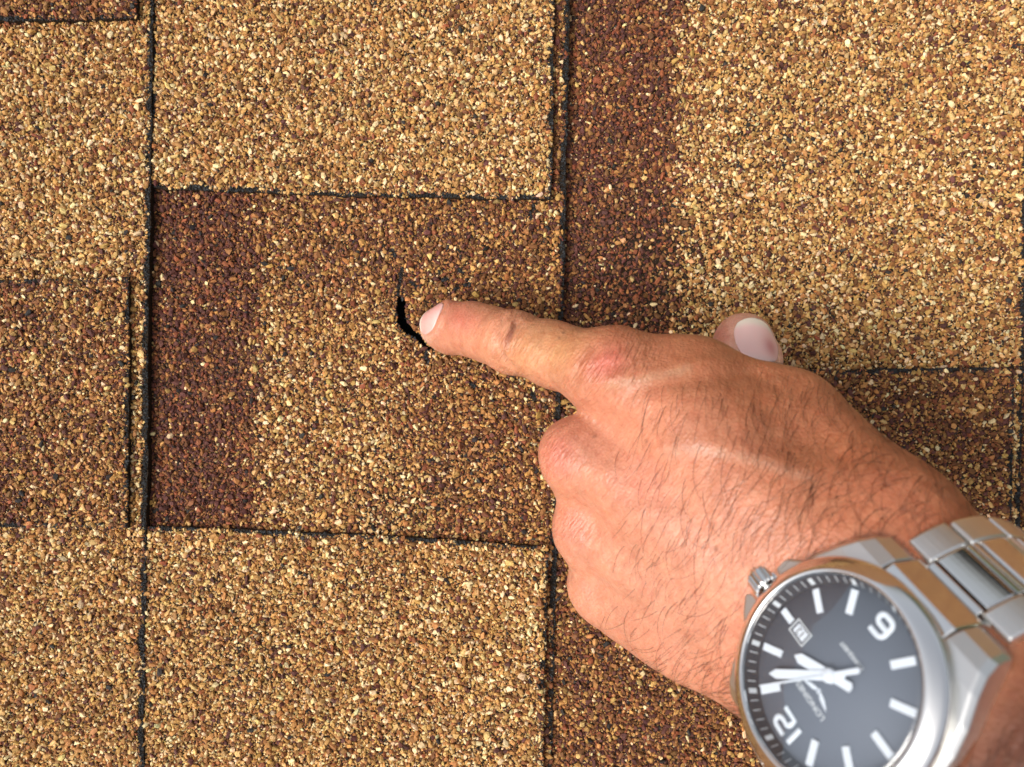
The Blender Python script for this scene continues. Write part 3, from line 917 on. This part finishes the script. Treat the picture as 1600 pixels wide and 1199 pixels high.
# ------------------------------------------------------------------ the wristwatch: built in its own frame (mm), dial at z = 0, 12 o'clock along +y
M_POL, nt, b = simple("polished_steel", (.80, .80, .79), .07, 1.0)
add_bump(nt, b, 900, .03, .0002)
M_BRU, nt, b = simple("brushed_steel", (.80, .80, .78), .34, 1.0)
add_bump(nt, b, 1.0, .10, .0002, 2.0, vec=(120, 5200, 5200))
M_DIAL, nt, b = simple("dial_grey", (.125, .145, .18), .6, spec=.25)
add_bump(nt, b, 5000, .05, .0001)
M_RING, nt, b = simple("chapter_ring_grey", (.05, .058, .072), .5, spec=.25)
M_LUME, nt, b = simple("white_lume", (.74, .80, .86), .35)
M_WHITE, nt, b = simple("white_print", (.62, .66, .68), .5)
M_INK, nt, b = simple("black_print", (.03, .03, .035), .6)
M_GLASS = bpy.data.materials.new("watch_glass"); M_GLASS.use_nodes = True
nt = M_GLASS.node_tree; nt.nodes.clear()
o_ = nt.nodes.new("ShaderNodeOutputMaterial"); mixn = nt.nodes.new("ShaderNodeMixShader")
tr_ = nt.nodes.new("ShaderNodeBsdfTransparent"); gl_ = nt.nodes.new("ShaderNodeBsdfGlossy"); fr_ = nt.nodes.new("ShaderNodeFresnel")
gm_ = nt.nodes.new("ShaderNodeNewGeometry"); io_ = nt.nodes.new("ShaderNodeMapRange")      # same reflectance from both sides of the thin glass
io_.inputs[3].default_value = 2.0; io_.inputs[4].default_value = .5
nt.links.new(gm_.outputs["Backfacing"], io_.inputs[0]); nt.links.new(io_.outputs[0], fr_.inputs["IOR"]); gl_.inputs["Roughness"].default_value = .03
tr_.inputs[0].default_value = (.97, .985, 1, 1)
nt.links.new(fr_.outputs[0], mixn.inputs[0]); nt.links.new(tr_.outputs[0], mixn.inputs[1]); nt.links.new(gl_.outputs[0], mixn.inputs[2]); nt.links.new(mixn.outputs[0], o_.inputs[0])

watch = bpy.data.objects.new("wrist_watch", None); COL.objects.link(watch)
watch.empty_display_size = .02
watch.matrix_world = Matrix(((W3[0], W12[0], WN[0], WC[0] * MM), (W3[1], W12[1], WN[1], WC[1] * MM), (W3[2], W12[2], WN[2], WC[2] * MM), (0, 0, 0, 1)))
tag(watch, "steel wristwatch with dark dial and white hands on a link bracelet round the wrist", "watch")

def lathe(name, prof, m, parent, seg=160, ripple=None, smooth=True):
    V, n = [], len(prof)
    for i in range(seg):
        a = 2 * math.pi * i / seg
        for r, z in prof: V.append((r * math.cos(a), r * math.sin(a), z))
    q = [(i * n + j, ((i + 1) % seg) * n + j, ((i + 1) % seg) * n + j + 1, i * n + j + 1) for i in range(seg) for j in range(n - 1)]
    me = mesh_np(V, q, smooth)
    o = link(name, me, m, parent)
    md = None
    return o

def bm_obj(name, bm, m, parent, smooth=False):
    bmesh.ops.scale(bm, vec=(MM,) * 3, verts=bm.verts)
    bmesh.ops.recalc_face_normals(bm, faces=bm.faces)
    me = bpy.data.meshes.new(name); bm.to_mesh(me); bm.free()
    if smooth: me.polygons.foreach_set("use_smooth", np.full(len(me.polygons), True))
    return link(name, me, m, parent)

def prism(bm, outline, z0, z1, bevel=0.0, seg=2, M=None):
    n0 = len(bm.verts)
    lo = [bm.verts.new((x, y, z0)) for x, y in outline]; hi = [bm.verts.new((x, y, z1)) for x, y in outline]
    n = len(outline)
    fs = [bm.faces.new(lo[::-1]), bm.faces.new(hi)]
    for i in range(n): fs.append(bm.faces.new((lo[i], lo[(i + 1) % n], hi[(i + 1) % n], hi[i])))
    vs = lo + hi
    if bevel:
        ed = list({e for f in fs for e in f.edges})
        r = bmesh.ops.bevel(bm, geom=ed, offset=bevel, segments=seg, profile=.6, affect="EDGES")
        vs = list({v for f in r["faces"] for v in f.verts} | {v for v in vs if v.is_valid})
    if M is not None:
        bmesh.ops.transform(bm, matrix=M, verts=[v for v in vs if v.is_valid])
    return vs
def rect(x0, x1, y0, y1): return [(x0, y0), (x1, y0), (x1, y1), (x0, y1)]

# case: barrel, four lugs, crown guards
case = lathe("case", [(0.01, -8.0), (15.5, -8.0), (17.5, -7.6), (19.2, -6.6), (20.6, -4.6), (21.0, -2.4), (21.0, .1), (20.6, .35), (18.4, .35)], M_POL, watch)
for sx in (-1, 1):
    for sy in (-1, 1):
        bm = bmesh.new()
        # stations along the lug: y, top, bottom, outer x; it flares out of the barrel and turns down to the wrist
        st = [(3.5, -.45, -4.4, 22.3), (8, -.4, -5.0, 21.7), (12.5, -.35, -6.4, 20.2), (17, -.5, -7.4, 17.9), (20.2, -1.2, -8.3, 16.3), (22.5, -2.9, -8.9, 15.3), (24.0, -5.8, -8.6, 14.7)]
        rows = []
        for y, zt, zb, xo in st:
            rows.append([bm.verts.new((sx * a, sy * y, z)) for a, z in ((8.2, zb), (xo - 1.2, zb), (xo, zb + 1.4), (xo, zt - 1.0), (xo - 1.0, zt), (8.2, zt))])
        for r0, r1 in zip(rows, rows[1:]):
            for i in range(6): bm.faces.new((r0[i], r0[(i + 1) % 6], r1[(i + 1) % 6], r1[i]))
        bm.faces.new(rows[0]); bm.faces.new(rows[-1][::-1])
        bmesh.ops.recalc_face_normals(bm, faces=bm.faces)
        bmesh.ops.bevel(bm, geom=[e for e in bm.edges if e.calc_face_angle(0) > .6], offset=.3, segments=2, profile=.6, affect="EDGES")
        o = bm_obj("lug", bm, M_BRU, watch, False)
for sy in (-1, 1):
    bm = bmesh.new()
    prism(bm, [(18.5, sy * 3.3), (24.6, sy * 4.0), (25.4, sy * 4.9), (23.0, sy * 7.6), (18.4, sy * 11.0)][::sy], -4.4, .2, .5)
    bm_obj("crown_guard", bm, M_BRU, watch)
lathe("bezel", [(18.5, .4), (21.5, .45), (21.8, .9), (21.65, 1.45), (20.9, 2.15), (19.8, 2.85), (19.25, 3.15), (18.75, 3.25), (18.4, 3.12), (18.3, 2.6), (18.25, .6)], M_POL, watch)
# crown: fluted barrel with a polished cap, along +x
bm = bmesh.new()
segs = 72
def ringx(r, x, fl): return [bm.verts.new((x, (r - (fl if i % 3 == 0 else 0)) * math.cos(2 * math.pi * i / segs), -1.3 + (r - (fl if i % 3 == 0 else 0)) * math.sin(2 * math.pi * i / segs))) for i in range(segs)]
rings = [ringx(2.1, 20.6, 0), ringx(2.1, 22.2, 0), ringx(3.2, 22.3, .2), ringx(3.45, 22.7, .28), ringx(3.45, 26.0, .28), ringx(3.25, 26.3, .1), ringx(3.0, 26.8, 0), ringx(2.3, 27.3, 0), ringx(1.2, 27.5, 0)]
for a, c in zip(rings, rings[1:]):
    for i in range(segs): bm.faces.new((a[i], a[(i + 1) % segs], c[(i + 1) % segs], c[i]))
bm.faces.new(rings[-1]); bm.faces.new(rings[0][::-1])
bm_obj("crown", bm, M_POL, watch)
# glass
lathe("crystal", [(18.3, 2.45), (17.9, 2.92), (17.4, 3.0), (9, 3.02), (.01, 3.03)], M_GLASS, watch, 128)
# dial, chapter ring with its minute track
dial = lathe("dial", [(17.0, -.25), (17.0, 0), (.01, 0)], M_DIAL, watch, 128)
ring = lathe("chapter_ring", [(16.75, .02), (16.85, .35), (18.22, 2.25), (18.24, 2.4)], M_RING, watch, 128)
def on_ring(k60, r0, r1, w_):                 # a tick lying on the sloped ring
    a = math.radians(90 - 6 * k60); c, s = math.cos(a), math.sin(a)
    z = lambda r: .35 + (r - 16.85) / 1.37 * 1.9 + .05
    out = []
    for r, sgn in ((r0, -1), (r1, -1), (r1, 1), (r0, 1)):
        t = sgn * w_ / 2
        out.append(((r - .02) * c - t * s, (r - .02) * s + t * c, z(r)))
    return out
V, q = [], []
for k in range(60):
    r = on_ring(k, 17.02, 17.92, .62 if k % 5 == 0 else .17)
    if k % 5 == 0: r = on_ring(k, 17.0, 17.9, .95)
    # lift towards the centre so the mark stands proud of the ring
    b0 = [tuple(p) for p in r]; q.append(tuple(range(len(V), len(V) + 4))); V += b0
link("minute_track", mesh_np(V, q), M_WHITE, ring)
for k in range(12):
    if k in (0, 6): continue
    a = math.radians(90 - 30 * k)
    bm = bmesh.new()
    r0 = 13.1 if k == 3 else 11.6
    prism(bm, rect(r0, 16.2, -.74, .74), .03, .42, .12, 2, Matrix.Rotation(a, 4, "Z"))
    bm_obj("hour_marker", bm, M_LUME, watch)
def to_mesh(name, o, m, parent, loc, scale):
    """the drawn curve as a plain mesh part"""
    bpy.context.view_layer.update()
    me = bpy.data.meshes.new_from_object(o.evaluated_get(bpy.context.evaluated_depsgraph_get()))
    bpy.data.objects.remove(o); me.materials.clear()
    r = link(name, me, m, parent)
    r.location = [c * MM for c in loc]; r.scale = scale
    return r
def stroke(name, paths, m, parent, depth, loc, flat=.45):
    cu = bpy.data.curves.new(name, "CURVE"); cu.dimensions = "3D"; cu.bevel_depth = depth * MM; cu.bevel_resolution = 3; cu.use_fill_caps = True
    for pth in paths:
        sp = cu.splines.new("POLY"); sp.points.add(len(pth) - 1)
        for p_, (x, y) in zip(sp.points, pth): p_.co = (x * MM, y * MM, 0, 1)
    cu.materials.append(m)
    o = bpy.data.objects.new(name, cu); COL.objects.link(o); o.parent = parent
    return to_mesh(name, o, m, parent, loc, (1, 1, flat))
def arc(cx, cy, r, a0, a1, n=10, ry_=None):
    return [(cx + r * math.cos(math.radians(a0 + (a1 - a0) * i / n)), cy + (ry_ or r) * math.sin(math.radians(a0 + (a1 - a0) * i / n))) for i in range(n + 1)]
one = [(-2.5, -1.85), (-2.5, 1.85)]
two = [(-.9, 1.85)] + [(.9, 1.85)] + arc(1.35, .95, .9, 90, -90, 8) + [(.3, .05)] + arc(.3, -.85, .95, 90, 180, 5) + [(-.65, -1.85), (2.4, -1.85)]
stroke("numeral", [one, two], M_LUME, watch, .52, (0, 13.4, .12))
six = [(1.5, 1.85), (-.3, 1.85)] + arc(-.3, .65, 1.2, 90, 180, 6) + [(-1.5, -.85)] + arc(-.5, -.85, 1.0, 180, 270, 5) + [(.6, -1.85)] + arc(.6, -.9, .95, -90, 90, 8) + [(-1.4, .08)]
stroke("numeral", [six], M_LUME, watch, .52, (0, -13.4, .12))
# date aperture at three
dw = bm = None
bm = bmesh.new()
for x0, x1, y0, y1 in ((8.2, 12.6, 1.35, 1.6), (8.2, 12.6, -1.6, -1.35), (8.2, 8.45, -1.33, 1.33), (12.35, 12.6, -1.33, 1.33)):
    prism(bm, rect(x0, x1, y0, y1), .02, .22)
dw = bm_obj("date_window", bm, M_WHITE, watch)
bm = bmesh.new(); prism(bm, rect(8.9, 11.9, -.98, .98), .01, .08)
dd = bm_obj("date_disc", bm, M_LUME, dw)
def text(name, body_, size, loc, m, parent, sx=1.0, weight=0.0):
    cu = bpy.data.curves.new(name, "FONT"); cu.body = body_; cu.size = size * MM; cu.align_x = "CENTER"; cu.align_y = "CENTER"
    cu.extrude = .02 * MM; cu.offset = weight * MM; cu.materials.append(m)
    o = bpy.data.objects.new(name, cu); COL.objects.link(o); o.parent = parent
    return to_mesh(name, o, m, parent, loc, (sx, 1, 1))
text("date_numeral", "12", 2.1, (10.4, 0, .12), M_INK, dw, .95)
text("lettering", "LONGINES", 1.55, (0, 6.5, .06), M_WHITE, watch, 1.12, .02)
text("lettering", "CONQUEST", 1.05, (.2, -5.4, .06), M_WHITE, watch, 1.1, .03)
# winged hourglass emblem over the name
bm = bmesh.new()
for s in (-1, 1):
    wing = [(s * .35, 4.2), (s * 1.1, 4.75), (s * 2.4, 5.05), (s * 3.6, 5.25), (s * 3.0, 4.85), (s * 3.2, 4.72), (s * 2.3, 4.45), (s * 2.4, 4.3), (s * 1.4, 4.0), (s * .35, 3.75)]
    prism(bm, wing[::s], .03, .16)
prism(bm, [(-.32, 3.55), (.32, 3.55), (.08, 4.0), (.32, 4.45), (-.32, 4.45), (-.08, 4.0)], .03, .18)
bm_obj("emblem", bm, M_LUME, watch)
# hands
def hand(name, deg, L, w_, tail, tw, z, tipl, edge):
    bm = bmesh.new()
    R = Matrix.Rotation(math.radians(90 - deg), 4, "Z")
    out = [(0, -w_ / 2), (L - tipl, -w_ / 2), (L, -.06), (L, .06), (L - tipl, w_ / 2), (0, w_ / 2)]
    prism(bm, out, z, z + .22, .05, 1, R)
    prism(bm, [(-tail, -tw / 2), (-.01, -tw * .42), (-.01, tw * .42), (-tail, tw / 2), (-tail - .35, 0)][::-1], z + .01, z + .20, .04, 1, R)
    return bm_obj(name, bm, edge, watch)
hand("hour_hand", 65.7, 8.4, 2.0, 4.4, 1.75, .75, 1.3, M_LUME)
hand("minute_hand", 40.9, 13.2, 1.75, 3.0, 1.3, 1.1, 1.5, M_LUME)
hand("second_hand", 32.0, 15.6, .36, 6.2, 1.05, 1.45, .6, M_LUME)
lathe("hand_boss", [(1.35, .5), (1.35, 1.6), (1.1, 1.85), (.01, 1.9)], M_LUME, watch, 40)

# bracelet: three-row links round the wrist on a rounded oval
EA, EB, EY, EZ, EX = 35.0, 23.2, -1.0, -27.2, 2.25
def oval(t):                                  # t = 0 on top under the case, growing towards 6 o'clock
    c, s = math.cos(t), math.sin(t)
    f = lambda v: math.copysign(abs(v) ** (2 / EX), v)
    return np.array([EY - EA * f(s), EZ + EB * f(c)])
ts = np.linspace(0, 2 * math.pi, 2001); pp = np.array([oval(t) for t in ts]); sl = np.concatenate([[0], np.cumsum(np.linalg.norm(np.diff(pp, axis=0), axis=1))])
def at_s(s):
    y = np.interp(s, sl, pp[:, 0]); z = np.interp(s, sl, pp[:, 1])
    y2 = np.interp(s + .2, sl, pp[:, 0]); z2 = np.interp(s + .2, sl, pp[:, 1])
    y1 = np.interp(s - .2, sl, pp[:, 0]); z1 = np.interp(s - .2, sl, pp[:, 1])
    t = norm([y2 - y1, z2 - z1]); return np.array([y, z]), t
def link_matrix(s, out=0.0):
    p, t = at_s(s)
    nrm = np.array([t[1], -t[0]]);
    if nrm @ (p - np.array([EY, EZ])) < 0: nrm = -nrm
    p = p + nrm * out
    # local x = across, local y = along the strap, local z = outwards
    return Matrix(((1, 0, 0, 0), (0, t[0], nrm[0], p[0]), (0, t[1], nrm[1], p[1]), (0, 0, 0, 1)))
def dome_box(bm, x0, x1, y0, y1, z0, z1, M, bev=.4, dome=.0):
    # a link block: slightly domed along the strap, rounded edges
    n = 6
    out = [(y0 + (y1 - y0) * i / n, z1 - dome * (2 * i / n - 1) ** 2) for i in range(n + 1)] + [(y1, z0), (y0, z0)]
    A = [bm.verts.new((x0, y, z)) for y, z in out]; B = [bm.verts.new((x1, y, z)) for y, z in out]
    fs = [bm.faces.new(A), bm.faces.new(B[::-1])]
    for i in range(len(out)):
        j = (i + 1) % len(out); fs.append(bm.faces.new((A[i], B[i], B[j], A[j])))
    bmesh.ops.recalc_face_normals(bm, faces=fs)
    ed = [e for e in {e for f in fs for e in f.edges} if e.calc_face_angle(0) > .5]
    r = bmesh.ops.bevel(bm, geom=ed, offset=bev, segments=2, profile=.5, affect="EDGES")
    vs = {v for v in A + B if v.is_valid} | {v for f in r["faces"] for v in f.verts}
    bmesh.ops.transform(bm, matrix=M, verts=list(vs))
PITCHL = 8.0
TOT = sl[-1]
s_start = float(np.interp(-EY + 26.0, -pp[:500, 0] , sl[:500])) if False else float(sl[np.argmin(np.abs(pp[:700, 0] + 24.6))])
s_end = float(sl[1000 + np.argmin(np.abs(pp[1000:, 0] - 24.6) + (pp[1000:, 1] < EZ) * 99)])
nl_ = int((s_end - s_start) / PITCHL); pitch = (s_end - s_start) / nl_
bracelet_parts = []
for k in range(nl_):
    s0 = s_start + k * pitch
    taper = 1 - .16 * math.sin(math.pi * (k + .5) / nl_)
    xo, xi = 12.4 * taper, 6.1 * taper
    bm = bmesh.new(); mid = s0 + pitch / 2
    for sx in (-1, 1):
        xs = sorted((sx * (xi + .12), sx * xo))
        dome_box(bm, xs[0], xs[1], -pitch / 2 + .12, pitch / 2 - .12, -1.5, 1.5, link_matrix(mid), .5, .35)
    lk = bm_obj("bracelet_link", bm, M_BRU, watch)
    bm = bmesh.new()
    dome_box(bm, -xi, xi, -pitch / 2 + 1.25, pitch / 2 - 1.25, -1.3, 1.4, link_matrix(mid), .35, .15)
    if k == 0: dome_box(bm, -xi, xi, -.5, .9, -1.1, 1.3, link_matrix(s0), .2, .02)
    if k == nl_ - 1: dome_box(bm, -xi, xi, -.9, .5, -1.1, 1.3, link_matrix(s0 + pitch), .2, .02)
    if k < nl_ - 1:
        dome_box(bm, -xi, xi, -.52, .52, -1.1, 1.25, link_matrix(mid + pitch / 2 - .58), .2, .02)
        dome_box(bm, -xi, xi, -.52, .52, -1.1, 1.25, link_matrix(mid + pitch / 2 + .58), .2, .02)
    bm_obj("centre_link", bm, M_POL, lk)
# solid end pieces between the lugs
for sy, s_ in ((-1, s_start), (1, s_end)):
    bm = bmesh.new()
    p, t = at_s(s_)
    yb, zb = p[0], p[1]
    prof = [(sy * 19.0, -1.2), (sy * 22.0, -2.0), (yb * 1.0, zb + 1.5), (yb * .995, zb - 1.2), (sy * 21.0, -8.0), (sy * 19.0, -7.4)]
    A = [bm.verts.new((-7.9, y, z)) for y, z in prof]; B = [bm.verts.new((7.9, y, z)) for y, z in prof]
    bm.faces.new(A); bm.faces.new(B[::-1])
    for i in range(len(prof)):
        j = (i + 1) % len(prof); bm.faces.new((A[i], B[i], B[j], A[j]))
    bmesh.ops.recalc_face_normals(bm, faces=bm.faces)
    bmesh.ops.bevel(bm, geom=list(bm.edges), offset=.35, segments=2, profile=.6, affect="EDGES")
    bm_obj("end_link", bm, M_POL, watch)
